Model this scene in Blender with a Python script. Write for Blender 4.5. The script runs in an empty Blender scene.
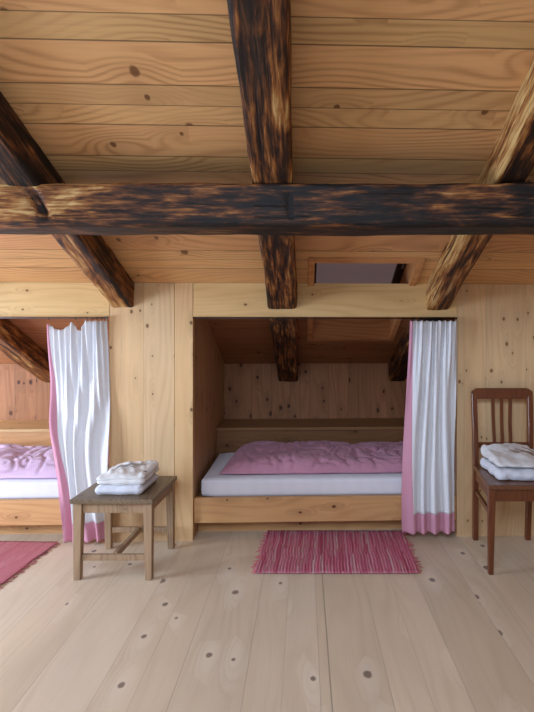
import bpy, bmesh, math, random
from mathutils import Vector, noise
random.seed(7)
sc = bpy.context.scene
COL = sc.collection
PI = math.pi

# ------------------------------------------------------------------ room constants
H = 1.21            # eye height
D = 3.15            # partition wall plane
DB = 4.385          # rear wall of the sleeping alcoves
T = 0.4377          # roof pitch (tangent)
YAW = math.radians(2.15)   # the photographer stands slightly turned to the right of square-on
def place(x, y):
    """floor position measured square to the view -> room coordinates"""
    lat = (530 * x - 20 * y) / 535
    return lat * math.cos(YAW) + y * math.sin(YAW), -lat * math.sin(YAW) + y * math.cos(YAW)
def zc(y): return 1.501 + T * (D - y)          # ceiling underside
XL, XR = -3.2, 2.6
A_L, A_R = -0.648, 0.909                        # right alcove opening
B_R = -1.128                                    # right edge of the left alcove opening

# ------------------------------------------------------------------ node helpers
def lin(r, g, b):
    f = lambda c: (c / 255 / 12.92) if c / 255 <= .04045 else ((c / 255 + .055) / 1.055) ** 2.4
    return (f(r), f(g), f(b), 1)

class NT:
    def __init__(s, name):
        s.m = bpy.data.materials.new(name); s.m.use_nodes = True
        s.t = s.m.node_tree; s.t.nodes.clear()
        s.out = s.t.nodes.new('ShaderNodeOutputMaterial')
    def put(s, sock, v):
        if v is None: return
        if isinstance(v, bpy.types.NodeSocket): s.t.links.new(v, sock)
        else: sock.default_value = v
    def n(s, typ, ins=None, **attrs):
        nd = s.t.nodes.new('ShaderNode' + typ)
        for k, v in attrs.items(): setattr(nd, k, v)
        for k, v in (ins or {}).items(): s.put(nd.inputs[k], v)
        return nd
    def math(s, op, a, b=None, c=None, clamp=False):
        nd = s.n('Math', operation=op); nd.use_clamp = clamp
        for i, v in enumerate((a, b, c)): s.put(nd.inputs[i], v)
        return nd.outputs[0]
    def xyz(s, x, y, z):
        return s.n('CombineXYZ', {0: x, 1: y, 2: z}).outputs[0]
    def sep(s, v):
        return s.n('SeparateXYZ', {0: v}).outputs
    def noise(s, vec, scale=1, detail=2, rough=.5, dist=0):
        return s.n('TexNoise', {'Vector': vec, 'Scale': scale, 'Detail': detail, 'Roughness': rough, 'Distortion': dist}).outputs[0]
    def sstep(s, v, lo, hi, a=0, b=1):
        return s.n('MapRange', {0: v, 1: lo, 2: hi, 3: a, 4: b}, interpolation_type='SMOOTHSTEP').outputs[0]
    def mix(s, f, a, b, blend='MIX'):
        nd = s.n('Mix', data_type='RGBA', blend_type=blend)
        s.put(nd.inputs[0], f); s.put(nd.inputs[6], a); s.put(nd.inputs[7], b)
        return nd.outputs[2]
    def ramp(s, f, stops):
        nd = s.n('ValToRGB', {0: f}); e = nd.color_ramp.elements
        while len(e) < len(stops): e.new(.5)
        for i, (p, c) in enumerate(stops): e[i].position = p; e[i].color = c
        return nd.outputs[0]
    def bump(s, h, strength=.3, dist=.004):
        return s.n('Bump', {'Height': h, 'Strength': strength, 'Distance': dist}).outputs[0]
    def coord(s): return s.n('TexCoord').outputs['Object']
    def finish(s, color, rough=.6, normal=None, spec=.3, **kw):
        b = s.n('BsdfPrincipled', {'Base Color': color, 'Roughness': rough, 'Specular IOR Level': spec})
        if normal is not None: s.put(b.inputs['Normal'], normal)
        for k, v in kw.items(): s.put(b.inputs[k.replace('_', ' ')], v)
        s.t.links.new(b.outputs[0], s.out.inputs[0])
        return s.m

def wood(name, light, dark, along='x', across='y', width=.16, off=0., seam=.012, seam_dark=.35,
         knot=.24, knot_r=.016, knot_keep=.5, ring=38, ring_amt=.5, rough=.55, spec=.3, var=.12,
         gap=None, knot_col=(70, 42, 24), hue=None, halo_col=None, halo_amt=.30):
    n = NT(name); p = n.sep(n.coord())
    ax = {'x': 0, 'y': 1, 'z': 2}
    a, b = p[ax[along]], p[ax[across]]
    c = p[[i for i in range(3) if i not in (ax[along], ax[across])][0]]
    bb = n.math('ADD', b, off)
    if width:
        q = n.math('DIVIDE', bb, width)
        q = n.math('ADD', q, n.math('MULTIPLY', n.math('SINE', n.math('MULTIPLY', q, 2.1)), .22))
        idx = n.math('FLOOR', q); fr = n.math('FRACT', q)
        edge = n.math('MULTIPLY', n.math('MINIMUM', fr, n.math('SUBTRACT', 1., fr)), width)
        sm = n.sstep(edge, seam * .12, seam * .5, 1, 0)
        if gap is not None:
            g = n.sstep(n.math('ABSOLUTE', n.math('SUBTRACT', b, gap)), .0012, .0035, 1, 0)
            sm = n.math('MAXIMUM', sm, n.math('MULTIPLY', g, 1.6))
    else:
        idx = n.math('FLOOR', n.math('MULTIPLY', c, 0.)); sm = None
    wn = n.n('TexWhiteNoise', {'W': idx}, noise_dimensions='1D')
    r = wn.outputs[0]; rc = n.n('SeparateColor', {0: wn.outputs[1]}).outputs
    a2 = n.math('ADD', a, n.math('MULTIPLY', r, 37.))
    bc = n.math('ADD', b, n.math('MULTIPLY', c, .9))
    # knots
    v = n.n('TexVoronoi', {'Vector': n.xyz(n.math('DIVIDE', a2, knot * 1.5), n.math('DIVIDE', bc, knot * .8), 0.), 'Scale': 1., 'Randomness': 1.},
            voronoi_dimensions='2D')
    vp = n.sep(v.outputs['Position'])
    da = n.math('SUBTRACT', a2, n.math('MULTIPLY', vp[0], knot * 1.5))
    db = n.math('SUBTRACT', bc, n.math('MULTIPLY', vp[1], knot * .8))
    vcol = n.n('SeparateColor', {0: v.outputs['Color']}).outputs
    keep = n.math('GREATER_THAN', vcol[0], 1 - knot_keep)
    size = n.math('ADD', n.math('MULTIPLY', vcol[1], .9), .45)
    wob = n.math('ADD', .8, n.math('MULTIPLY', n.noise(n.xyz(a2, bc, 0.), 60, 1), .4))
    dk = n.math('DIVIDE', n.math('SQRT', n.math('ADD', n.math('POWER', n.math('MULTIPLY', da, .75), 2.), n.math('POWER', db, 2.))), n.math('MULTIPLY', size, wob))
    km = n.math('MULTIPLY', n.sstep(dk, knot_r * .55, knot_r, 1, 0), keep)
    dw = n.math('SQRT', n.math('ADD', n.math('POWER', n.math('MULTIPLY', da, .28), 2.), n.math('POWER', db, 2.)))
    halo = n.math('MULTIPLY', n.sstep(dw, 0., knot_r * 3.6, 1, 0), keep)
    # rings with cathedral figure
    big = n.noise(n.xyz(n.math('MULTIPLY', a2, .9), n.math('MULTIPLY', bc, 5.), n.math('MULTIPLY', idx, 3.17)), 1, 1, .4)
    ph = n.math('ADD', n.math('MULTIPLY', bc, ring * .6), n.math('MULTIPLY', big, ring * .22))
    ph = n.math('ADD', ph, n.math('MULTIPLY', halo, 2.2))
    rg = n.math('ADD', n.math('MULTIPLY', n.math('SINE', n.math('MULTIPLY', ph, 6.283)), .5), .5)
    rg = n.math('POWER', rg, 2.2)
    fade = n.sstep(n.noise(n.xyz(n.math('MULTIPLY', a2, 1.3), n.math('MULTIPLY', bc, 9.), idx), 1, 2), .35, .65)
    rg = n.math('MULTIPLY', rg, n.math('ADD', n.math('MULTIPLY', fade, .75), .25))
    fine = n.noise(n.xyz(n.math('MULTIPLY', a2, 5.), n.math('MULTIPLY', bc, 190.), n.math('MULTIPLY', c, 30.)), 1, 2)
    f = n.math('ADD', n.math('MULTIPLY', rg, ring_amt), n.math('MULTIPLY', n.math('SUBTRACT', fine, .45), .55), clamp=True)
    col = n.mix(f, lin(*light), lin(*dark))
    if hue: col = n.mix(n.math('MULTIPLY', rc[1], .8), col, n.mix(f, lin(*hue), lin(*dark)))
    br = n.math('ADD', n.math('MULTIPLY', n.math('SUBTRACT', r, .5), 2 * var), 1.)
    br = n.math('MULTIPLY', br, n.math('ADD', .86, n.math('MULTIPLY', n.noise(n.xyz(a2, n.math('MULTIPLY', bc, 3.), 0.), 1.6, 2), .28)))
    col = n.mix(1., col, n.xyz(br, br, br), 'MULTIPLY')
    col = n.mix(n.math('MULTIPLY', halo, halo_amt), col, lin(*(halo_col or [int(x * .8) for x in dark])))
    col = n.mix(n.math('MULTIPLY', km, .88), col, lin(*knot_col))
    h = n.math('MULTIPLY', rg, -.25)
    if sm is not None:
        col = n.mix(n.math('MULTIPLY', sm, seam_dark, clamp=True), col, lin(34, 20, 11))
        h = n.math('SUBTRACT', h, n.math('MULTIPLY', sm, 1.2))
    rr = n.math('ADD', rough - .08, n.math('MULTIPLY', fine, .16))
    return n.finish(col, rr, n.bump(h, .25, .003), spec)

def old_beam(name, along='x'):
    """Hand hewn, smoke blackened timber: dark skin worn through to orange brown streaks."""
    n = NT(name); p = n.sep(n.coord())
    i = {'x': 0, 'y': 1}[along]
    o = [p[k] for k in range(3) if k != i]
    if along == 'y': o[1] = n.math('ADD', o[1], n.math('MULTIPLY', p[1], T))   # grain follows the slope
    a = p[i]
    vec = lambda s, t, z=0.: n.xyz(n.math('MULTIPLY', a, s), n.math('MULTIPLY', o[0], t), n.math('ADD', n.math('MULTIPLY', o[1], t), z))
    st = n.noise(vec(4.2, 34.), 1, 4, .6, .5)
    st2 = n.noise(vec(7., 85., 3.), 1, 3, .6, .3)
    blot = n.noise(vec(4.5, 9., 9.), 1, 4, .6, .8)
    bias = n.n('Attribute', attribute_name='bias').outputs['Fac']
    f = n.math('ADD', n.math('MULTIPLY', st, 1.05), n.math('MULTIPLY', blot, .75))
    f = n.math('ADD', f, n.math('MULTIPLY', st2, .85))
    f = n.math('ADD', n.math('SUBTRACT', f, .84), bias)
    col = n.ramp(f, [(.27, lin(24, 17, 14)), (.42, lin(54, 32, 20)), (.55, lin(100, 58, 29)), (.70, lin(152, 98, 50)), (.92, lin(204, 168, 110))])
    gr = n.math('MULTIPLY', n.sstep(n.noise(vec(1.8, 12., 21.), 1, 3), .55, .72), .25)
    col = n.mix(gr, col, lin(82, 66, 56))
    crack = n.noise(vec(1.6, 62., 5.), 1, 2)
    cm = n.sstep(crack, .30, .36, .85, 0)
    col = n.mix(cm, col, lin(17, 12, 10))
    h = n.math('ADD', n.math('MULTIPLY', st, .7), n.math('MULTIPLY', cm, -.5))
    h = n.math('ADD', h, n.math('MULTIPLY', st2, .3))
    return n.finish(col, .62, n.bump(h, .6, .012), .3)

def cloth(name, c1, c2=None, weave=260, trans=.0, wr=.0, rough=.9):
    n = NT(name); co = n.coord(); p = n.sep(co)
    c2 = c2 or tuple(int(x * .92) for x in c1)
    sx = n.math('SINE', n.math('MULTIPLY', n.math('ADD', p[0], n.math('MULTIPLY', p[1], .5)), weave * 2))
    sy = n.math('SINE', n.math('MULTIPLY', n.math('ADD', p[2], n.math('MULTIPLY', p[1], .87)), weave * 2))
    w = n.math('ADD', n.math('MULTIPLY', n.math('ADD', sx, sy), .25), .5)
    w = n.math('MULTIPLY', w, n.math('ADD', .5, n.noise(co, 18, 3)))
    col = n.mix(w, lin(*c1), lin(*c2))
    hgt = n.math('ADD', n.math('MULTIPLY', n.noise(co, 9, 4), wr), n.math('MULTIPLY', w, .04))
    nm = n.bump(hgt, .5, .01)
    if not trans:
        return n.finish(col, rough, nm, .1, Sheen_Weight=.15)
    b = n.n('BsdfPrincipled', {'Base Color': col, 'Roughness': rough, 'Specular IOR Level': .1, 'Normal': nm})
    t = n.n('BsdfTranslucent', {'Color': col, 'Normal': nm})
    mx = n.n('MixShader', {0: trans, 1: b.outputs[0], 2: t.outputs[0]})
    n.t.links.new(mx.outputs[0], n.out.inputs[0]); return n.m

def terry(name, c):
    n = NT(name); co = n.coord()
    f = n.noise(co, 420, 2); g = n.noise(co, 40, 3)
    col = n.mix(n.math('MULTIPLY', f, .35), lin(*c), lin(*[int(x * .84) for x in c]))
    return n.finish(col, .95, n.bump(n.math('ADD', f, n.math('MULTIPLY', g, 1.5)), .5, .004), .1, Sheen_Weight=.3)

def plain(name, c, rough=.5, metal=0., em=None, es=0.):
    n = NT(name); co = n.coord()
    g = n.noise(co, 30, 3)
    col = n.mix(n.math('MULTIPLY', g, .25), lin(*c), lin(*[int(x * .8) for x in c]))
    kw = dict(Metallic=metal)
    if em: kw.update(Emission_Color=lin(*em), Emission_Strength=es)
    return n.finish(col, rough, None, .4, **kw)

def rag(name, cols):
    """Rag weave: bright and dark rag strips lying across the rug."""
    n = NT(name); p = n.sep(n.coord())
    row = n.math('FLOOR', n.math('MULTIPLY', n.math('ADD', p[0], n.math('MULTIPLY', n.noise(n.coord(), 7, 2), .02)), 130.))
    seg = n.math('FLOOR', n.math('ADD', n.math('MULTIPLY', p[1], 3.3), n.math('MULTIPLY', n.n('TexWhiteNoise', {'W': row}, noise_dimensions='1D').outputs[0], 9.)))
    wn = n.n('TexWhiteNoise', {'Vector': n.xyz(row, seg, 0.)}, noise_dimensions='3D').outputs[0]
    k = [(i / (len(cols) - 1), lin(*c)) for i, c in enumerate(cols)]
    col = n.ramp(wn, k)
    nz = n.noise(n.xyz(n.math('MULTIPLY', p[0], 260.), n.math('MULTIPLY', p[1], 30.), 0.), 1, 3)
    col = n.mix(n.math('MULTIPLY', nz, .5), col, lin(*[int(c * .62) for c in cols[0]]))
    return n.finish(col, .95, n.bump(nz, .7, .006), .05)

M = {}
M['floor'] = wood('floor_boards', (222, 204, 180), (198, 174, 146), 'y', 'x', .165, .073, .004, .26, knot=.17, knot_r=.019, knot_keep=.26,
                  ring=30, ring_amt=.30, rough=.40, spec=.4, var=.05, gap=.092, knot_col=(120, 100, 88), hue=(218, 194, 164), halo_col=(244, 230, 212), halo_amt=.34)  # whitish halo paints the floor's sheen around the knots
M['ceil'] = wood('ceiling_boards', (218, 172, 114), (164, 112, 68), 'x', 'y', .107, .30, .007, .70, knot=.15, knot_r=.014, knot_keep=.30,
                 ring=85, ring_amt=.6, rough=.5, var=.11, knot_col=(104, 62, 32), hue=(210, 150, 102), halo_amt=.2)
M['nceil'] = wood('shaded_ceiling_boards', (166, 112, 74), (122, 76, 46), 'x', 'y', .122, .02, .007, .70, knot=.15, knot_r=.014, knot_keep=.30,
                 ring=85, ring_amt=.6, rough=.6, var=.11, knot_col=(84, 48, 26), halo_amt=.2)  # room ceiling boards again, darkened to paint in the alcove's shade
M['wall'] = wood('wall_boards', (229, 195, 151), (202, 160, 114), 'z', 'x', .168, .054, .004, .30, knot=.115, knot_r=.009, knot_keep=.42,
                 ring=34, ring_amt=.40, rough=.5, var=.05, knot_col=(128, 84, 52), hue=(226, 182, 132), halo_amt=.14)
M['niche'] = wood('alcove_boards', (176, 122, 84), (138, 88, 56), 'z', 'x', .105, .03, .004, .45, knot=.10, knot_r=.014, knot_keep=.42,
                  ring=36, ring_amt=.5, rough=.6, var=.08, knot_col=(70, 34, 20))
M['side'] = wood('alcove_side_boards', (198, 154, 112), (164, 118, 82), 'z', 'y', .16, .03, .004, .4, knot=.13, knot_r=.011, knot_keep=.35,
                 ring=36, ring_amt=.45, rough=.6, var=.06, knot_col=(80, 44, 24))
M['hboard'] = wood('long_pine_board', (230, 192, 134), (202, 156, 98), 'x', 'z', 0, 0, knot=.12, knot_r=.008, knot_keep=.3,
                   ring=34, ring_amt=.42, rough=.5, knot_col=(120, 74, 40), halo_amt=.12)
M['rail'] = wood('bed_board', (214, 164, 112), (180, 126, 80), 'x', 'z', 0, 0, knot=.14, knot_r=.010, knot_keep=.32,
                 ring=34, ring_amt=.45, rough=.5, knot_col=(84, 46, 24))
M['ledge_shade'] = wood('shaded_ledge_front', (142, 98, 62), (112, 72, 44), 'x', 'z', 0, 0, knot=.16, knot_r=.010, knot_keep=.4, ring=36, ring_amt=.4)  # darkened wood: the right alcove's shade is in the colour
M['ledge_lit'] = wood('lit_ledge_board', (222, 184, 132), (190, 146, 96), 'x', 'y', 0, 0, knot=.16, knot_r=.010, knot_keep=.4, ring=36, ring_amt=.4)  # lighter copy of the ledge wood, the left alcove's light painted in
M['ledge'] = wood('shaded_ledge_board', (156, 112, 72), (124, 82, 50), 'x', 'y', 0, 0, knot=.16, knot_r=.010, knot_keep=.4, ring=36, ring_amt=.4)  # ledge wood darkened for the shade inside the alcove
M['vpost'] = wood('post_board', (228, 188, 138), (200, 154, 104), 'z', 'x', 0, 0, knot=.12, knot_r=.010, knot_keep=.3, ring=36, ring_amt=.4,
                  knot_col=(104, 66, 38))
M['skyframe'] = wood('skylight_board', (196, 138, 88), (156, 98, 56), 'x', 'y', 0, 0, knot=.3, knot_r=.008, knot_keep=.2, ring=40, ring_amt=.5)
M['beam'] = old_beam('blackened_beam', 'x')
M['rafter'] = old_beam('blackened_rafter', 'y')
M['stool'] = wood('weathered_wood', (170, 140, 110), (116, 90, 68), 'z', 'x', 0, 0, knot=.3, knot_r=.008, knot_keep=.25, ring=60, ring_amt=.6, rough=.6)
M['stooltop'] = wood('weathered_top', (132, 112, 88), (88, 70, 52), 'y', 'x', .13, 0, .004, .6, knot=.3, knot_r=.008, knot_keep=.25, ring=60, ring_amt=.6, rough=.4, spec=.4)
M['chair'] = wood('dark_walnut', (112, 60, 32), (68, 34, 18), 'z', 'x', 0, 0, knot=.4, knot_r=.007, knot_keep=.2, ring=60, ring_amt=.55, rough=.32, spec=.5, knot_col=(40, 20, 12))
M['chairseat'] = wood('dark_walnut_seat', (118, 74, 48), (80, 46, 30), 'y', 'x', 0, 0, knot=.4, knot_r=.007, knot_keep=.2, ring=60, ring_amt=.5, rough=.3, spec=.5, knot_col=(40, 20, 12))
M['white'] = cloth('white_curtain_cotton', (251, 251, 252), (240, 240, 246), 300, trans=.22, wr=.25)
M['pink'] = cloth('pink_woven_cotton', (238, 182, 200), (228, 166, 190), 420, trans=.3, wr=.2)
M['rose'] = cloth('dusky_rose_cotton', (212, 158, 176), (188, 128, 150), 300, wr=.8)
M['mauve'] = cloth('mauve_pink_cotton', (232, 206, 230), (212, 178, 212), 300, wr=.8)
M['sheet'] = cloth('white_sheet', (238, 236, 244), (234, 232, 240), 40, wr=.4)
M['towel'] = terry('white_terry', (240, 238, 238))
M['towelw'] = terry('bluish_white_terry', (232, 234, 244))
M['embro'] = plain('brown_thread', (150, 122, 104), .9)
M['embrog'] = plain('grey_thread', (178, 172, 168), .9)
M['tag'] = plain('dark_brown_tag', (56, 44, 38), .6)
M['rug'] = rag('rag_weave', [(206, 108, 128), (230, 138, 162), (186, 86, 106), (236, 166, 182), (212, 114, 138), (226, 184, 186), (194, 90, 118), (224, 128, 154)])
M['rug2'] = rag('glare_paled_rag_weave', [(230, 146, 158), (238, 162, 172), (222, 132, 146), (240, 172, 182), (232, 152, 164)])  # pinks paled to paint in the window glare
M['fringe'] = plain('fringe_cotton', (206, 112, 120), .95)
M['metal'] = plain('brushed_steel', (150, 150, 156), .35, 1.)
M['darkmetal'] = plain('dark_metal', (60, 54, 50), .45, .8)
M['pane'] = plain('sky_glow_glass', (118, 100, 102), .3, 0., (128, 108, 108), .34)  # weak emission stands in for the dusk sky behind the glass
M['winpane'] = plain('white_window_frame', (230, 226, 220), .5)

# ------------------------------------------------------------------ mesh helpers
def link(name, bm, mat, parent=None, smooth=False):
    me = bpy.data.meshes.new(name)
    bmesh.ops.recalc_face_normals(bm, faces=bm.faces[:])
    bm.to_mesh(me); bm.free()
    if smooth:
        for p in me.polygons: p.use_smooth = True
    me.materials.append(mat)
    o = bpy.data.objects.new(name, me); COL.objects.link(o)
    if parent: o.parent = parent
    return o
def tag(o, label, cat, group=None):
    o['label'] = label; o['category'] = cat
    if group: o['group'] = group
    return o
def thing(name, label, cat, loc, group=None, rz=0):
    o = bpy.data.objects.new(name, None); COL.objects.link(o)
    o.empty_display_size = .1; o.location = loc; o.rotation_euler.z = rz
    return tag(o, label, cat, group)
def struct(name, bm, mat, parent=None, smooth=False):
    o = link(name, bm, mat, parent, smooth)
    if not parent: o['kind'] = 'structure'
    return o
def hexa(bm, pts, bev=0., seg=2):
    v = [bm.verts.new(p) for p in pts]
    fs = [bm.faces.new([v[i] for i in q]) for q in ((0, 3, 2, 1), (4, 5, 6, 7), (0, 1, 5, 4), (1, 2, 6, 5), (2, 3, 7, 6), (3, 0, 4, 7))]
    if bev:
        es = list({e for f in fs for e in f.edges})
        bmesh.ops.bevel(bm, geom=es, offset=bev, segments=seg, affect='EDGES', profile=.5)
def box(bm, x0, x1, y0, y1, z0, z1, bev=0., seg=2):
    hexa(bm, [(x0, y0, z0), (x1, y0, z0), (x1, y1, z0), (x0, y1, z0), (x0, y0, z1), (x1, y0, z1), (x1, y1, z1), (x0, y1, z1)], bev, seg)
def B(*a, **k):
    bm = bmesh.new(); box(bm, *a, **k); return bm
def bar(bm, p, q, wa, wb, tp=1., up=(0, 0, 1), bev=.003):
    """Rectangular bar from p to q; section wa x wb at p, tp times that at q."""
    p, q = Vector(p), Vector(q); d = (q - p).normalized(); u = Vector(up)
    if abs(d.dot(u)) > .95: u = Vector((0, 1, 0))
    s = d.cross(u).normalized(); t = s.cross(d).normalized()
    pts = []
    for c, k in ((p, 1.), (q, tp)):
        for i, j in ((-1, -1), (1, -1), (1, 1), (-1, 1)): pts.append(c + s * (i * wa * k / 2) + t * (j * wb * k / 2))
    hexa(bm, pts, bev)
def tube(bm, pts, r, n=8, cap=True):
    pts = [Vector(p) for p in pts]; rings = []
    for i, p in enumerate(pts):
        d = (pts[min(i + 1, len(pts) - 1)] - pts[max(i - 1, 0)]).normalized()
        u = Vector((0, 0, 1)) if abs(d.z) < .9 else Vector((1, 0, 0))
        s = d.cross(u).normalized(); t = s.cross(d)
        rr = r[i] if isinstance(r, (list, tuple)) else r
        rings.append([bm.verts.new(p + (s * math.cos(2 * PI * k / n) + t * math.sin(2 * PI * k / n)) * rr) for k in range(n)])
    for a, b in zip(rings, rings[1:]):
        for k in range(n): bm.faces.new((a[k], a[(k + 1) % n], b[(k + 1) % n], b[k]))
    if cap: bm.faces.new(rings[0][::-1]); bm.faces.new(rings[-1])
def torus(bm, c, R, r, axis='x', n=16, m=6):
    c = Vector(c); g = []
    for i in range(n):
        a = 2 * PI * i / n; row = []
        for j in range(m):
            b = 2 * PI * j / m; q = R + r * math.cos(b)
            v = (r * math.sin(b), q * math.cos(a), q * math.sin(a))
            if axis == 'y': v = (v[1], v[0], v[2])
            row.append(bm.verts.new(c + Vector(v)))
        g.append(row)
    for i in range(n):
        for j in range(m): bm.faces.new((g[i][j], g[(i + 1) % n][j], g[(i + 1) % n][(j + 1) % m], g[i][(j + 1) % m]))
def surf(bm, f, nu, nv, thick=0.):
    """Open grid surface f(u, v), given a thickness."""
    g = [[bm.verts.new(f(i / nu, j / nv)) for j in range(nv + 1)] for i in range(nu + 1)]
    fs = [bm.faces.new((g[i][j], g[i + 1][j], g[i + 1][j + 1], g[i][j + 1])) for i in range(nu) for j in range(nv)]
    if thick:
        bm.normal_update(); bmesh.ops.solidify(bm, geom=fs, thickness=thick)
def nz(x, y, z=0., s=1.): return noise.noise(Vector((x * s, y * s, z * s)))
def rbox(sx, sy, sz, r, n=20, disp=None):
    """Soft rounded box centred on x, y with its base at z = 0; disp(point, normal) -> offset along the normal."""
    bm = bmesh.new(); bmesh.ops.create_cube(bm, size=2.)
    bmesh.ops.subdivide_edges(bm, edges=bm.edges[:], cuts=n, use_grid_fill=True)
    hx, hy, hz = sx / 2, sy / 2, sz / 2
    for v in bm.verts:
        p = Vector((v.co.x * hx, v.co.y * hy, v.co.z * hz))
        rr = Vector((min(r, hx), min(r, hy), min(r, hz * .98)))
        inn = Vector([max(-h + q, min(h - q, c)) for c, h, q in zip(p, (hx, hy, hz), rr)])
        d = Vector([(a - b) / q for a, b, q in zip(p, inn, rr)])
        m = max(abs(c) for c in d) or 1.
        nn = d.normalized() if d.length > 0 else Vector((0, 0, 1))
        p = inn + Vector([nn[k] * rr[k] * m for k in range(3)])
        if disp: p = p + nn * disp(p, nn, v.co)
        v.co = p + Vector((0, 0, hz))
    return bm

# ------------------------------------------------------------------ the setting
struct('floor', B(XL - .1, XR + .1, -1.2, 4.45, -.05, 0), M['floor'])
# ceiling: boarded roof slope with the skylight opening
SX0, SX1, SY0, SY1 = .060, .622, 2.915, 3.885
bm = bmesh.new()
def slab(bm, x0, x1, y0, y1, o0=0., o1=.03, bev=0.):
    hexa(bm, [(x0, y0, zc(y0) + o0), (x1, y0, zc(y0) + o0), (x1, y1, zc(y1) + o0), (x0, y1, zc(y1) + o0),
              (x0, y0, zc(y0) + o1), (x1, y0, zc(y0) + o1), (x1, y1, zc(y1) + o1), (x0, y1, zc(y1) + o1)], bev)
YS = D + .03
hx0, hx1, hy0, hy1 = SX0 - .0125, SX1 + .0125, SY0 - .0125, SY1 + .0125
slab(bm, XL - .1, hx0, -1.2, YS); slab(bm, hx1, XR + .1, -1.2, YS); slab(bm, hx0, hx1, -1.2, hy0)
struct('ceiling', bm, M['ceil'])
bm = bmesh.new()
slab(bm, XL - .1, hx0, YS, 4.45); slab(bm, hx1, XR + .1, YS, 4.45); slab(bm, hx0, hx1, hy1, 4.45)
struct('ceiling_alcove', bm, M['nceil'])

# skylight
w1 = bpy.data.objects.new('window_1', None); COL.objects.link(w1); w1.location = (.31, 3.4, zc(3.4)); w1['kind'] = 'structure'
def wpart(name, bm, mat):
    for v in bm.verts: v.co -= w1.location
    return link(name, bm, mat, w1)
bm = bmesh.new(); tw = .036
slab(bm, SX0 - tw, SX0, SY0 - tw, SY1 + tw, -.014, 0, .002); slab(bm, SX1, SX1 + tw, SY0 - tw, SY1 + tw, -.014, 0, .002)
slab(bm, SX0, SX1, SY0 - tw, SY0, -.014, 0, .002); slab(bm, SX0, SX1, SY1, SY1 + tw, -.014, 0, .002)
wpart('window_frame', bm, M['skyframe'])
bm = bmesh.new(); rd = .20
slab(bm, SX0 - .012, SX0, SY0, SY1, .0, rd); slab(bm, SX1, SX1 + .012, SY0, SY1, .0, rd)
slab(bm, SX0, SX1, SY0 - .012, SY0, .0, rd); slab(bm, SX0, SX1, SY1, SY1 + .012, .0, rd)
wpart('window_reveal', bm, M['skyframe'])
bm = bmesh.new(); s = .035
slab(bm, SX0, SX0 + s * .5, SY0, SY1, rd - .035, rd, .003); slab(bm, SX1 - .05, SX1, SY0, SY1, rd - .035, rd, .003)
wpart('window_sash', bm, M['darkmetal'])
bm = bmesh.new(); slab(bm, SX0 + s * .5, SX1 - .05, SY0, SY0 + s, rd - .035, rd, .003); slab(bm, SX0 + s * .5, SX1 - .05, SY1 - s, SY1, rd - .035, rd, .003)
wpart('window_sill', bm, M['skyframe'])
bm = bmesh.new(); slab(bm, SX0, SX1, SY0, SY1, rd - .012, rd - .004)
wpart('window_pane', bm, M['pane'])
bm = bmesh.new(); y = 3.16
tube(bm, [(SX1 - .02, y - .09, zc(y - .09) + rd - .05), (SX1 - .02, y + .09, zc(y + .09) + rd - .05)], .007, 8)
wpart('window_handle', bm, M['metal'])

# partition wall facing the camera
bm = bmesh.new()
def upto(bm, x0, x1, y0, y1, z0, lift=0.):
    hexa(bm, [(x0, y0, z0), (x1, y0, z0), (x1, y1, z0), (x0, y1, z0),
              (x0, y0, zc(y0) + lift), (x1, y0, zc(y0) + lift), (x1, y1, zc(y1) + lift), (x0, y1, zc(y1) + lift)])
upto(bm, B_R, A_L - .1085, D, D + .045, 0); upto(bm, A_R, XR, D, D + .045, 0)
struct('wall_front', bm, M['wall'])
bm = bmesh.new(); upto(bm, A_L - .105, A_L, D - .004, D + .05, 0); struct('trim_1', bm, M['vpost'])
ZL = 1.305
bm = bmesh.new(); upto(bm, A_L + .001, A_R - .001, D - .002, D + .045, ZL); struct('trim_2', bm, M['hboard'])
bm = bmesh.new(); upto(bm, XL, B_R - .001, D - .002, D + .045, ZL); struct('trim_3', bm, M['hboard'])
# alcove shell
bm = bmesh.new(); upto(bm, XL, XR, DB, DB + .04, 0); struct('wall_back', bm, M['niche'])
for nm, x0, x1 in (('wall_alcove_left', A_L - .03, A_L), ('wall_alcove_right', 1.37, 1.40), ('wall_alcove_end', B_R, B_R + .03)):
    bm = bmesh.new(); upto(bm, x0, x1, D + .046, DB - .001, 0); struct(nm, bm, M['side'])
# gable wall on the left, with two window openings that let the daylight in
bm = bmesh.new()
WA = (1.2, 2.5, .35, 1.35); WB = (3.66, 4.30, .44, .88)
def wallpiece(y0, y1, z0, z1=None):
    x0, x1 = XL - .1, XL
    if z1 is None:
        upto(bm, x0, x1, y0, y1, z0)
    else: box(bm, x0, x1, y0, y1, z0, z1)
wallpiece(-1.2, WA[0], 0); wallpiece(WA[0], WA[1], 0, WA[2]); wallpiece(WA[0], WA[1], WA[3]); wallpiece(WA[1], WB[0], 0)
wallpiece(WB[0], WB[1], 0, WB[2]); wallpiece(WB[0], WB[1], WB[3]); wallpiece(WB[1], 4.45, 0)
struct('wall_left', bm, M['side'])
bm = bmesh.new(); upto(bm, XR, XR + .1, -1.2, 4.45, 0); struct('wall_right', bm, M['side'])
for k, (y0, y1, z0, z1) in enumerate((WA, WB)):
    w = bpy.data.objects.new('window_%d' % (k + 2), None); COL.objects.link(w); w['kind'] = 'structure'
    bm = bmesh.new(); t = .035; x0, x1 = XL - .07, XL - .02
    box(bm, x0, x1, y0, y0 + t, z0, z1); box(bm, x0, x1, y1 - t, y1, z0, z1)
    box(bm, x0, x1, y0 + t, y1 - t, z0, z0 + t); box(bm, x0, x1, y0 + t, y1 - t, z1 - t, z1)
    box(bm, x0 + .01, x1 - .01, (y0 + y1) / 2 - .012, (y0 + y1) / 2 + .012, z0 + t, z1 - t)
    link('window_frame', bm, M['winpane'], w)

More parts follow.
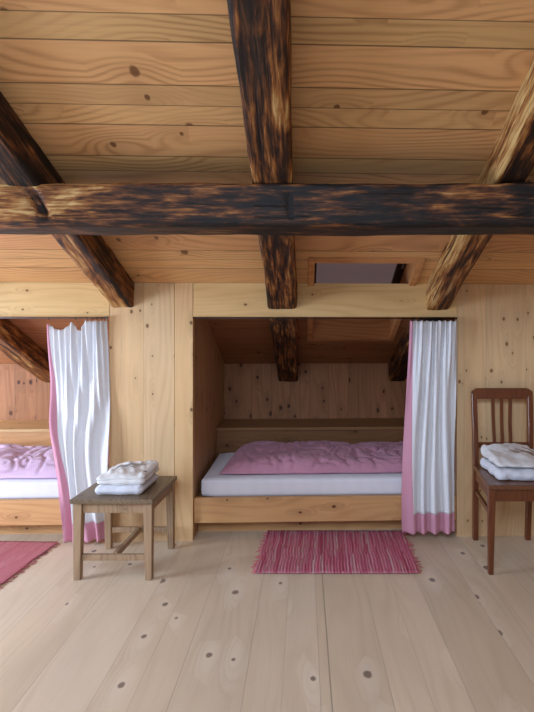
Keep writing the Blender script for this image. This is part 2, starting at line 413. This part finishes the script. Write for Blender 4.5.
# ------------------------------------------------------------------ old timbers
def timber(name, label, cat, path, w, h, seg, mat, along, amp, bias, notch=None, seed=0., group=None, K=12):
    """Hewn beam along `path(t)` -> (corner point low left, dir irrelevant). Section points are rounded and uneven."""
    bm = bmesh.new(); lay = bm.verts.layers.float.new('bias')
    sect = []
    r = .018
    for (cx, cz, a0) in ((w / 2 - r, h / 2 - r, 0), (-w / 2 + r, h / 2 - r, 90), (-w / 2 + r, -h / 2 + r, 180), (w / 2 - r, -h / 2 + r, 270)):
        for k in range(4):
            a = math.radians(a0 + 30 * k); sect.append((cx + r * math.cos(a), cz + r * math.sin(a)))
    full = []
    for i in range(len(sect)):
        p, q = sect[i], sect[(i + 1) % len(sect)]
        L = math.hypot(q[0] - p[0], q[1] - p[1]); m = max(1, int(L / .018))
        for k in range(m): full.append((p[0] + (q[0] - p[0]) * k / m, p[1] + (q[1] - p[1]) * k / m))
    rings = []
    for i in range(seg + 1):
        t = i / seg; o, wk = path(t); ring = []
        for (a, c) in full:
            l = math.hypot(a, c) or 1; s = o[{'x': 0, 'y': 1}[along]]
            d = amp * (nz(s * 1.7, a * 4, c * 4 + seed) * 1.0 + .5 * nz(s * 6 + 7, a * 9, c * 9 + seed) + .22 * nz(s * 18, a * 30, c * 30 + seed))
            b = bias(t, a / w, c / h, s)
            if notch:
                dd, db = notch(s, a, c); d += dd; b += db
            k = 1 + d / l
            if along == 'x': co = (o[0], o[1] + a * wk * k, o[2] + c * k)
            else: co = (o[0] + a * wk * k, o[1], o[2] + c * k)
            v = bm.verts.new(co); v[lay] = b; ring.append(v)
        rings.append(ring)
    n = len(full)
    for a, b in zip(rings, rings[1:]):
        for k in range(n): bm.faces.new((a[k], a[(k + 1) % n], b[(k + 1) % n], b[k]))
    bm.faces.new(rings[0][::-1]); bm.faces.new(rings[-1])
    o = link(name, bm, mat, None, True)
    return tag(o, label, cat, group)

# tie beam
BY, BW, BZ0, BZ1 = 2.10, .20, 1.628, 1.802
def tie_notch(s, a, c):
    d = b = 0.
    if a < -.05:
        # old mortise gouge on the left, slanted
        u = s - (-1.043 - .5 * c); v = abs(c - .005) / .068
        if v < 1.0:
            g = math.exp(-(u / .017) ** 2) * (1 - v ** 4); d -= .035 * g; b -= .34 * g
        g = math.exp(-((s + .992) / .016) ** 2 - ((c + .052) / .014) ** 2); b += .12 * g
        u = s - (-.055 - .1 * c)
        if abs(c) < .055:
            g = math.exp(-(u / .009) ** 2); d -= .012 * g; b -= .30 * g
    return d, b
timber('tie_beam', 'thick dark hewn tie beam running straight across the room, with an old mortise notch', 'beam',
       lambda t: (Vector((XL + .01 + (XR - XL - .02) * t, BY + BW / 2 - math.tan(YAW) * (XL + (XR - XL) * t), (BZ0 + BZ1) / 2)), 1.), BW, BZ1 - BZ0, 420, M['beam'], 'x', .010,
       lambda t, a, c, s: ((.16 * max(0, min(1, (-s - .6) / .35)) + .16 * (s < -1.05)) if a < -.3 else 0) - (.10 if c < -.36 else 0) - (.06 * max(0, min(1, (s + .4) / .6))) - .03,
       tie_notch, 3.3)
# rafters
def rafter(label, xf, xb, w, h, bias, seed, name='roof_rafter', y0=-1.15, y1=DB - .004, taper=None, amp=.010):
    def path(t):
        y = y0 + (y1 - y0) * t
        x = xf + (xb - xf) * (y - 1.5) / (4.38 - 1.5)
        wk = taper(y) if taper else 1.
        return Vector((x, y, zc(y) - h / 2 - .004 + .012)), wk
    return timber(name, label, 'rafter', path, w, h, 300, M['rafter'], 'y', amp, bias, None, seed, 'rafters under the boarded roof')
rafter('dark streaked roof rafter in the centre, coming down over the right-hand bed', -.125, -.130, .165, .158,
       lambda t, a, c, s: .03 * (s < 2.2) + (.05 if a > .1 else -.03), 11.)
rafter('dark roof rafter sloping down to the board wall above the stool', -1.140, -.985, .135, .158,
       lambda t, a, c, s: (-.14 if s < 2.3 else (.20 if (c < -.2 and a < .2) or a < -.4 else (-.10 if abs(a - .35) < .1 else .07))), 23.)  # raised bias paints the lit left side and underside below the tie beam
rafter('pale-sided roof rafter at right, coming down beside the right-hand curtain', .835, .765, .135, .158,
       lambda t, a, c, s: (.28 if a < -.34 else (.10 + .1 * nz(s * 5, a * 3, 8.) if s > 2.2 else -.10)) - (.25 if s > 3.2 else 0), 37.)
rafter('brown roof rafter inside the left alcove, above the mauve bedding', -2.06, -2.02, .15, .158,
       lambda t, a, c, s: .16, 51.)

# ------------------------------------------------------------------ built-in beds
def bed(label, x0, x1):
    t = thing('alcove_bed', label, 'bed', ((x0 + x1) / 2, D, 0)); cx = (x0 + x1) / 2
    l0, l1 = x0 - cx, x1 - cx
    link('bed_rail', B(l0, l1, .02, .055, .092, .237, bev=.003), M['rail'], t)
    link('base_panel', B(l0, l1, .14, .16, .0, .20), M['rail'], t)
    link('bed_platform', B(l0, l1, .056, .82, .20, .222), M['ledge'], t)
    return t
bed('built-in pine bed base in the right alcove, behind the middle rag rug', A_L + .003, 1.367)
bed('built-in pine bed base in the left alcove, behind the left curtain', XL + .003, B_R - .003)

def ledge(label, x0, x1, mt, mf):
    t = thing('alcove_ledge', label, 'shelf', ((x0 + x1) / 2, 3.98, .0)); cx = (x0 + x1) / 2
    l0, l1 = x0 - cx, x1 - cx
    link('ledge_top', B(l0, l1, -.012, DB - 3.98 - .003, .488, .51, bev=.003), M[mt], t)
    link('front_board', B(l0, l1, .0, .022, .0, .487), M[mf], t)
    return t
ledge('pine ledge behind the rose bedding of the right bed', A_L + .003, 1.367, 'ledge', 'ledge_shade')
ledge('pine ledge, coloured as brightly lit, behind the mauve bedding of the left bed', XL + .003, B_R - .003, 'ledge_lit', 'rail')

def mattress(label, x0, x1):
    bm = rbox(x1 - x0, .735, .116, .028, 22)
    for v in bm.verts:
        if v.co.z > .06: v.co.z += .004 * nz(v.co.x * 3, v.co.y * 3, 1.)
    o = link('mattress', bm, M['sheet'], None, True)
    o.location = ((x0 + x1) / 2, 3.585, .2225)
    return tag(o, label, 'mattress')
mattress('white sheeted mattress in the right alcove, under the rose duvet', A_L + .03, 1.34)
mattress('white sheeted mattress in the left alcove, under the mauve duvet', XL + .03, B_R - .03)

def duvet(label, x0, x1, y0, y1, z, h, mat, seed):
    sx, sy = x1 - x0, y1 - y0
    bm = bmesh.new(); NU, NV = 170, 70
    def top(u, v):
        # plump quilt: thin round edges, puffs, creases
        eu = min(u, 1 - u) * sx; ev = min(v, 1 - v) * sy
        e = min(1., (1 - math.exp(-eu / .05))) * min(1., (1 - math.exp(-ev / .045)))
        x = x0 + sx * u; y = y0 + sy * v
        big = nz(x * 3.1 + seed, y * 4.2, seed) * .022 + nz(x * 7 + seed, y * 8, 4. + seed) * .013
        q = x * 9 + y * 6 + 2.2 * nz(x * 4, y * 4, seed + 9)
        cre = abs(nz(q, y * 3 - x * 5, seed + 2.)) ; cre = -.020 * math.exp(-(cre / .085) ** 2)
        q2 = abs(nz(x * 6 - y * 9 + seed, x * 12 + y * 8, 6.)); cre += -.013 * math.exp(-(q2 / .07) ** 2)
        back = .012 * v
        return e * (h + big + cre * .9 + back)
    def P(u, v):
        # corners drawn in, edges wavy
        x = x0 + sx * u; y = y0 + sy * v
        edge_v = 1 if v < .02 or v > .98 else 0
        x += .035 * (v - .15) * (1 - u) ** 4
        y += .012 * nz(x * 5 + seed, v * 2., 2.) * (1 - v) ** 2
        if u < .08: y += .02 * (1 - u / .08) * (.5 - v)
        return x, y
    def f_top(u, v):
        # ease the grid towards the edges
        uu = .5 - .5 * math.cos(PI * u) if False else u
        x, y = P(uu, v); return (x, y, z + .006 + top(uu, v))
    g = [[bm.verts.new(f_top(i / NU, j / NV)) for j in range(NV + 1)] for i in range(NU + 1)]
    gb = [[None] * (NV + 1) for _ in range(NU + 1)]
    for i in range(NU + 1):
        for j in range(NV + 1):
            edge = i in (0, NU) or j in (0, NV)
            c = g[i][j].co
            gb[i][j] = g[i][j] if edge else bm.verts.new((c.x, c.y, z + .003))
    for i in range(NU):
        for j in range(NV):
            bm.faces.new((g[i][j], g[i + 1][j], g[i + 1][j + 1], g[i][j + 1]))
            q = (gb[i][j], gb[i][j + 1], gb[i + 1][j + 1], gb[i + 1][j])
            if len({x for x in q}) == 4 and bm.faces.get(q) is None: bm.faces.new(q)
    o = link('duvet', bm, mat, None, True)
    return tag(o, label, 'duvet')
duvet('rumpled dusky rose duvet spread on the right-hand alcove bed', -.515, 1.27, 3.285, 3.93, .342, .088, M['rose'], 2.3)
duvet('rumpled mauve pink duvet spread on the left-hand alcove bed', -3.05, -1.26, 3.235, 3.93, .342, .078, M['mauve'], 8.1)

# ------------------------------------------------------------------ curtains
def curtain(label, rodlabel, fx, ftop, fbot, yrod, fold, band, hemz, rod, hooks, hookmat):
    """fx(u, v) -> world x; v = 0 at the hem, 1 at the heading."""
    cx = fx(.5, .5)
    t = thing('bed_curtain', label, 'curtain', (cx, yrod, 0))
    def S(u, v):
        zt, zb = ftop(u), fbot(u)
        return (fx(u, v) - cx, fold(u, v), zb + (zt - zb) * v)
    vh = lambda u: (hemz - fbot(u)) / (ftop(u) - fbot(u))
    def panel(name, mat, u0, u1, lo, hi, nu, nv):
        bm = bmesh.new()
        def f(a, b):
            ua, ub = (u0(0), u1(0))
            # the border widens downwards: limits depend on v
            l, h_ = lo(.5), hi(.5)
            v = None
            u = u0(0) + (u1(0) - u0(0)) * a
            v = lo(u) + (hi(u) - lo(u)) * b
            uu = u0(v) + (u1(v) - u0(v)) * a
            return S(uu, v)
        surf(bm, f, nu, nv, .003)
        return link(name, bm, mat, t, True)
    one = lambda v: 1.; zero = lambda v: 0.
    panel('curtain_panel', M['white'], band, one, vh, lambda u: 1., 150, 90)
    panel('curtain_border', M['pink'], zero, band, lambda u: 0., lambda u: 1., 24, 90)
    panel('curtain_hem', M['pink'], band, one, lambda u: 0., vh, 150, 12)
    r = thing('curtain_rod', rodlabel, 'curtain rod', ((rod[0] + rod[1]) / 2, yrod, ROD))
    rl = (rod[1] - rod[0]) / 2
    bm = bmesh.new(); tube(bm, [(-rl, 0, 0), (rl, 0, 0)], rod[2], 10); link('rod', bm, rod[3], r, True)
    for s in (-1, 1):
        bm = bmesh.new(); torus(bm, (s * (rl - .006), 0, 0), rod[2] * 1.6, rod[2] * .7, 'x'); link('end_socket', bm, rod[3], r, True)
    rc = (rod[0] + rod[1]) / 2
    for hx in hooks:
        bm = bmesh.new(); torus(bm, (hx - rc, 0, -.002), rod[2] + .0035, .0012, 'x', 14, 6); link('curtain_ring', bm, hookmat, r, True)
    return t
ROD = 1.2965
sm = lambda a, b, x: (lambda q: q * q * (3 - 2 * q))(max(0., min(1., (x - a) / (b - a))))
# left curtain: heading sags between the first hooks, then bunches up against the wall
def fxL(u, v):
    xt = -1.515 + .362 * (u ** .92)
    xb = -1.378 + .243 * u
    xm = -1.485 + .358 * u
    k = sm(0., .55, v)
    x = (xb * (1 - k) + xm * k) + .012 + .026 * (1 - u) * sm(0, .5, v)
    k2 = sm(.5, 1., v)
    return x * (1 - k2) + (xt + .018 + .026 * (1 - u)) * k2
def ftopL(u):
    hk = [0.02, .40, .63]
    z = 1.284
    if u < .02: return 1.262
    if u < .40: q = (u - .02) / .38; return 1.262 - .040 * math.sin(PI * q) + .012 * q
    if u < .63: q = (u - .40) / .23; return 1.274 - .055 * math.sin(PI * q) + .012 * q
    return 1.283 - .006 * abs(math.sin((u - .63) * 60))
def foldL(u, v):
    a = .022 * (1 - .35 * v)
    p = 3.3 * u + 1.1 * nz(u * 2.2, v * 1.5, 2.)
    a *= .65 + .8 * abs(nz(u * 3, v * 1.2, 11.))
    y = a * math.sin(2 * PI * p) + .010 * math.sin(2 * PI * (11 * u + v * .5)) * sm(.35, 1., v) + .007 * nz(u * 9, v * 5, 4.)
    y += .008 * math.sin(2 * PI * 14 * u) * sm(.85, 1., v) * sm(.5, .7, u)
    return y - .026 * (1 - v) ** 1.3 - .006
curtain('white curtain with pink border at left, hanging behind the stool', 'thin steel curtain rod across the left alcove above the mauve bedding',
        fxL, ftopL, lambda u: .014 + .018 * u + .003 * math.sin(u * 30), 3.128, foldL, lambda v: .035 + .22 * (1 - v) ** 1.3, .130,
        (XL + .004, B_R - .0, .0048, M['metal']), [-1.462, -1.312, -1.246, -1.216, -1.190, -1.163, -1.145], M['darkmetal'])
def fxR(u, v):
    return (.572 + .048 * sm(0, .95, v)) * (1 - u) + (.880 + .022 * sm(.3, 1., v)) * u - .012 * math.sin(PI * v) * (1 - u)
def foldR(u, v):
    p = 4.2 * u + .7 * nz(u * 2, v * 1.3, 7.)
    y = (.014 + .014 * abs(nz(u * 3, v, 5.))) * (1 - .4 * v) * math.sin(2 * PI * p + 1.) + .010 * math.sin(2 * PI * 10 * u + 2) * sm(.6, 1., v) + .005 * nz(u * 8, v * 4, 9.)
    return y - .020 * (1 - v) ** 1.2 - .026
curtain('white curtain with pink border drawn to the right side of the middle bed alcove', 'slim dark curtain rod across the right alcove above the rose bedding',
        fxR, lambda u: 1.284 - .006 * abs(math.sin(u * 26)), lambda u: .046 + .003 * math.sin(u * 28), 3.132, foldR, lambda v: .06 + .17 * (1 - v), .158,
        (A_L + .002, A_R - .002, .003, M['darkmetal']), [.66, .71, .75, .79, .84, .89], M['darkmetal'])

# ------------------------------------------------------------------ stool
st = thing('wooden_stool', 'worn grey-brown wooden stool with square tapered legs, carrying folded towels', 'stool', (*place(-.938, 2.82), 0), None, -YAW)
bm = B(-.203, .203, -.222, .215, .378, .400, bev=.004); link('seat', bm, M['stooltop'], st)
lx, ly = .172, .183
for sx in (-1, 1):
    for sy in (-1, 1):
        bm = bmesh.new(); bar(bm, (sx * lx, sy * ly, .378), (sx * (lx + .003), sy * (ly + .006), 0.), .044, .044, .74, up=(0, 1, 0)); link('leg', bm, M['stool'], st)
for sy in (-1, 1):
    bm = bmesh.new(); box(bm, -lx + .022, lx - .022, sy * ly - .010, sy * ly + .010, .326, .377, bev=.002); link('apron', bm, M['stool'], st)
    bm = bmesh.new(); box(bm, -lx + .018, lx - .018, sy * (ly + .002) - .011, sy * (ly + .002) + .011, .092, .122, bev=.003); link('stretcher', bm, M['stool'], st)
for sx in (-1, 1):
    bm = bmesh.new(); box(bm, sx * lx - .010, sx * lx + .010, -ly + .022, ly - .022, .326, .377, bev=.002); link('apron', bm, M['stool'], st)
bm = bmesh.new(); box(bm, -.012, .012, -ly + .0095, ly - .0095, .096, .124, bev=.003); link('centre_stretcher', bm, M['stool'], st)

# ------------------------------------------------------------------ towels
def towel(label, x, y, z, sx, sy, sz, layers, mat, seed, rz=0., lean=None, rumple=.005, group=None, emb=None):
    t = thing('folded_towel', label, 'towel', (*place(x, y), z), group, rz - YAW)
    def disp(p, nn, c):
        d = .0
        side = 1 - abs(nn.z)
        if side > .3:
            q = (p.z + sz / 2) / sz * layers
            d += side * .007 * (abs(math.sin(PI * q)) - .7)
        d += rumple * nz(p.x * 14 + seed, p.y * 14, p.z * 18 + seed) * 1.2
        d += rumple * .8 * nz(p.x * 32 + seed, p.y * 26, p.z * 30)
        return d
    bm = rbox(sx, sy, sz, .024, 30, disp)
    def topz(px, py):
        return (lean(px / sx, py / sy) if lean else 0.)
    for v in bm.verts:
        k = max(0., v.co.z / sz)
        v.co.z = max(.0005, v.co.z + k * topz(v.co.x, v.co.y))
    o = link('towel_body', bm, mat, t, True)
    if emb: emb(t, sx, sy, sz, topz)
    return t
# creases / stitched strokes lying on the top face
def strokes(mat, n, seed, x0, x1, y0, y1, dirv, ln, r=.0028, lift=.002):
    def f(t, sx, sy, sz, topz):
        rnd = random.Random(seed); bm = bmesh.new()
        for i in range(n):
            px = (x0 + (x1 - x0) * (i + .5) / n) * sx; py = (y0 + (y1 - y0) * rnd.random()) * sy
            pts = []
            for k in range(7):
                q = k / 6 - .5
                ax = px + dirv[0] * ln * q + .006 * math.sin(k * 1.3 + i); ay = py + dirv[1] * ln * q * (.7 + .5 * rnd.random() * 0) + .004 * math.sin(k * 1.9 + i * 2)
                pts.append((ax, ay, sz + topz(ax, ay) + lift))
            tube(bm, pts, [r * .4, r, r, r * .8, r, r, r * .4], 6)
        o = link('embroidery', bm, mat, t, True); o['label'] = 'stitched lettering strokes'
    return f
towel('flat white folded towel lying directly on the stool seat', -.930, 2.800, .401, .238, .285, .046, 1, M['towelw'], 1., .0, None, .002)
def leanS(a, b): return -.018 * max(0., -a * 2 - .2) - .002 * max(0, -b * 2) + .006 * nz(a * 4, b * 6, 3.) 
def ridges(a, b):
    w = math.sin((a * 1.0 + b * .55) * 26 + 1.5 * nz(a * 3, b * 3, 1.)); return .0055 * max(0, w) * (1 if abs(a) < .36 and abs(b) < .4 else .2)
def knob(t, sx, sy, sz, topz):
    strokes(M['embrog'], 6, 4, -.26, .22, -.12, .12, (.75, .8), .10, .0022, .0055)(t, sx, sy, sz, topz)
    bm = rbox(.020, .010, .020, .006, 6)
    o = link('towel_tag', bm, M['tag'], t, True); o.location = (.098, -.062, .037 ); o['label'] = 'small dark tag'
    o.rotation_euler = (.5, 0, .5)
towel('puffy rumpled white towel with a small dark tag, on top of the stool towels', -.927, 2.81, .448, .240, .284, .058, 2, M['towel'], 5., .03,
      lambda a, b: leanS(a, b) + ridges(a, b), .006, None, knob)

# ------------------------------------------------------------------ chair
ch = thing('dining_chair', 'dark brown wooden chair with slatted back standing against the wall at right', 'chair', (*place(1.158, 2.90), 0), None, -YAW)
fy, ry = -.215, .222
# seat: trapezoid, wider in front
bm = bmesh.new()
hexa(bm, [(-.225, fy - .025, .428), (.225, fy - .025, .428), (.172, ry - .01, .424), (-.172, ry - .01, .424),
          (-.225, fy - .025, .452), (.225, fy - .025, .452), (.172, ry - .01, .447), (-.172, ry - .01, .447)], .006)
link('seat', bm, M['chairseat'], ch)
for s in (-1, 1):
    bm = bmesh.new(); bar(bm, (s * .198, fy, .428), (s * .203, fy, 0), .036, .036, .68, up=(0, 1, 0)); link('front_leg', bm, M['chair'], ch)
    # rear leg runs on into the back post, slightly raked
    bm = bmesh.new(); prof = [(.0, .232, .030), (.22, .222, .032), (.44, .205, .034), (.66, .212, .030), (.86, .228, .026)]
    prev = None
    for z, y, w in prof:
        xx = s * (.153 + .010 * (z / .86)); r4 = [bm.verts.new((xx + i * .0145, y - .0 + j * w / 2, z)) for i, j in ((-1, -1), (1, -1), (1, 1), (-1, 1))]
        if prev:
            for k in range(4): bm.faces.new((prev[k], prev[(k + 1) % 4], r4[(k + 1) % 4], r4[k]))
        else: bm.faces.new(r4[::-1])
        prev = r4
    bm.faces.new(prev)
    bmesh.ops.bevel(bm, geom=bm.edges[:], offset=.003, segments=1, affect='EDGES')
    link('back_post', bm, M['chair'], ch)
    bm = bmesh.new(); bar(bm, (s * .196, fy + .018, .395), (s * .156, ry - .035, .395), .018, .06, up=(0, 0, 1)); link('apron', bm, M['chair'], ch)
    bm = bmesh.new(); bar(bm, (s * .199, fy + .012, .300), (s * .155, ry - .022, .290), .016, .026, up=(0, 0, 1)); link('side_stretcher', bm, M['chair'], ch)
bm = bmesh.new(); bar(bm, (-.182, fy, .397), (.182, fy, .397), .018, .06); link('apron', bm, M['chair'], ch)
bm = bmesh.new(); bar(bm, (-.139, ry - .01, .397), (.139, ry - .01, .397), .018, .055); link('apron', bm, M['chair'], ch)
# top rail with clipped upper corners
bm = bmesh.new()
pr = [(-.178, .826), (.178, .826), (.178, .868), (.150, .888), (-.150, .888), (-.178, .868)]
f = [bm.verts.new((x, .214, z)) for x, z in pr]; g = [bm.verts.new((x, .240, z)) for x, z in pr]
bm.faces.new(f); bm.faces.new(g[::-1])
for k in range(6): bm.faces.new((f[k], g[k], g[(k + 1) % 6], f[(k + 1) % 6]))
bmesh.ops.bevel(bm, geom=bm.edges[:], offset=.004, segments=2, affect='EDGES')
link('top_rail', bm, M['chair'], ch)
bm = bmesh.new(); bar(bm, (-.147, .210, .560), (.147, .210, .560), .022, .030); link('lower_rail', bm, M['chair'], ch)
for k in (-1, 0, 1):
    bm = bmesh.new(); prev = None
    for i in range(9):
        q = i / 8; z = .572 + (.832 - .572) * q
        x = k * (.047 + .004 * q); y = .211 + .018 * q + .008 * math.sin(PI * q)
        r4 = [bm.verts.new((x + a * .0085, y + b * .006, z)) for a, b in ((-1, -1), (1, -1), (1, 1), (-1, 1))]
        if prev:
            for m in range(4): bm.faces.new((prev[m], prev[(m + 1) % 4], r4[(m + 1) % 4], r4[m]))
        else: bm.faces.new(r4[::-1])
        prev = r4
    bm.faces.new(prev); link('back_slat', bm, M['chair'], ch)
towel('flat white folded towel lying directly on the chair seat', 1.150, 2.895, .4535, .285, .330, .052, 1, M['towelw'], 13., 0., None, .007)
def leanC(a, b): return .018 * b * 2 + -.020 * max(0., a * 2 - .3) - .02 * max(0, -b * 2 - .5) + .006 * nz(a * 5, b * 5, 5.)
def embC(t, sx, sy, sz, topz):
    strokes(M['embro'], 6, 3, -.02, .40, -.12, .14, (.62, -1.), .095, .0026, .003)(t, sx, sy, sz, topz)
towel('soft white folded towel with brown stitched lettering, on top of the chair towels', 1.152, 2.905, .516, .276, .310, .050, 1, M['towel'], 13., 0., leanC, .009, None, embC)

# ------------------------------------------------------------------ rag rugs
def rug(label, x0, x1, y0, y1, mat, seed, rz=0., ends=(-1, 1), strand=.036):
    cx, cy = (x0 + x1) / 2, (y0 + y1) / 2; sx, sy = x1 - x0, y1 - y0
    t = thing('rag_rug', label, 'rug', (*place(cx, cy), 0), None, rz - YAW)
    bm = bmesh.new()
    def f(u, v):
        x = -sx / 2 + sx * u; y = -sy / 2 + sy * v
        x += .008 * nz(u * 2 + seed, v * 5, 1.) ; y += .006 * nz(u * 22 + seed, v * 2, 2.)
        return (x, y, .0045 + .0022 * math.sin(u * sx * 2 * PI * 62) + .0016 * (1 + nz(x * 6, y * 6, seed)) + .001 * nz(x * 40, y * 12, 3.))
    surf(bm, f, 240, 30, -.004)
    link('rug_body', bm, mat, t, True)
    for s in ends:
        rnd = random.Random(int(seed * 10) + s); bm = bmesh.new()
        n = int(sy / .016)
        for k in range(n):
            y = -sy / 2 + sy * (k + .5) / n; L = strand * (.6 + .8 * rnd.random()); a = rnd.uniform(-.6, .6)
            p0 = Vector((s * (sx / 2 - .012), y, .006)); p2 = p0 + Vector((s * math.cos(a) * L, math.sin(a) * L, -.003))
            p1 = (p0 + p2) / 2 + Vector((0, rnd.uniform(-.008, .008), .003))
            tube(bm, [p0, p1, p2], [.0032, .0028, .0014], 5)
        link('fringe', bm, M['fringe'], t, True)
    return t
rug('pink striped rag rug lying before the right-hand alcove bed', -.232, .588, 2.68, 3.25, M['rug'], 1.7)
rug('plain red-pink rag rug at the left edge of the floor, before the left bed', -2.30, -1.455, 2.50, 3.085, M['rug2'], 4.4, math.radians(-1.))

# ------------------------------------------------------------------ light
def area(name, loc, target, sx, sy, power, col):
    l = bpy.data.lights.new(name, 'AREA'); l.shape = 'RECTANGLE'; l.size = sx; l.size_y = sy; l.energy = power; l.color = col
    o = bpy.data.objects.new(name, l); COL.objects.link(o); o.location = loc
    o.rotation_euler = (Vector(target) - Vector(loc)).to_track_quat('-Z', 'Y').to_euler()
    return o
SKY = (.66, .80, 1.)
area('window_daylight', (XL - .12, 1.85, .85), (-.4, 2.2, .35), 1.0, 1.3, 118, SKY)
area('alcove_daylight', (XL - .06, 3.86, .66), (-1.2, 3.3, .62), .44, .6, 46, (.66, .82, 1.))
area('added_overhead_fill', (-.7, -1.25, 2.75), (-.2, 2.2, 0), 2.2, 1.2, 92, SKY)  # added downward fill behind the camera, no roof window there
w = bpy.data.worlds.new('daylight'); sc.world = w; w.use_nodes = True
bg = w.node_tree.nodes['Background']; bg.inputs[0].default_value = (.60, .78, 1., 1); bg.inputs[1].default_value = .30

# ------------------------------------------------------------------ camera
cam = bpy.data.cameras.new('camera'); co = bpy.data.objects.new('camera', cam); COL.objects.link(co)
co.location = (0, 0, H); co.rotation_euler = (PI / 2, 0, -YAW)
cam.sensor_width = 36; cam.lens = 36 * 535 / 712
cam.shift_x = -57 / 712; cam.shift_y = -23 / 712
cam.clip_start = .05
sc.camera = co
sc.view_settings.view_transform = 'Standard'
sc.view_settings.look = 'None'
sc.cycles.use_denoising = True
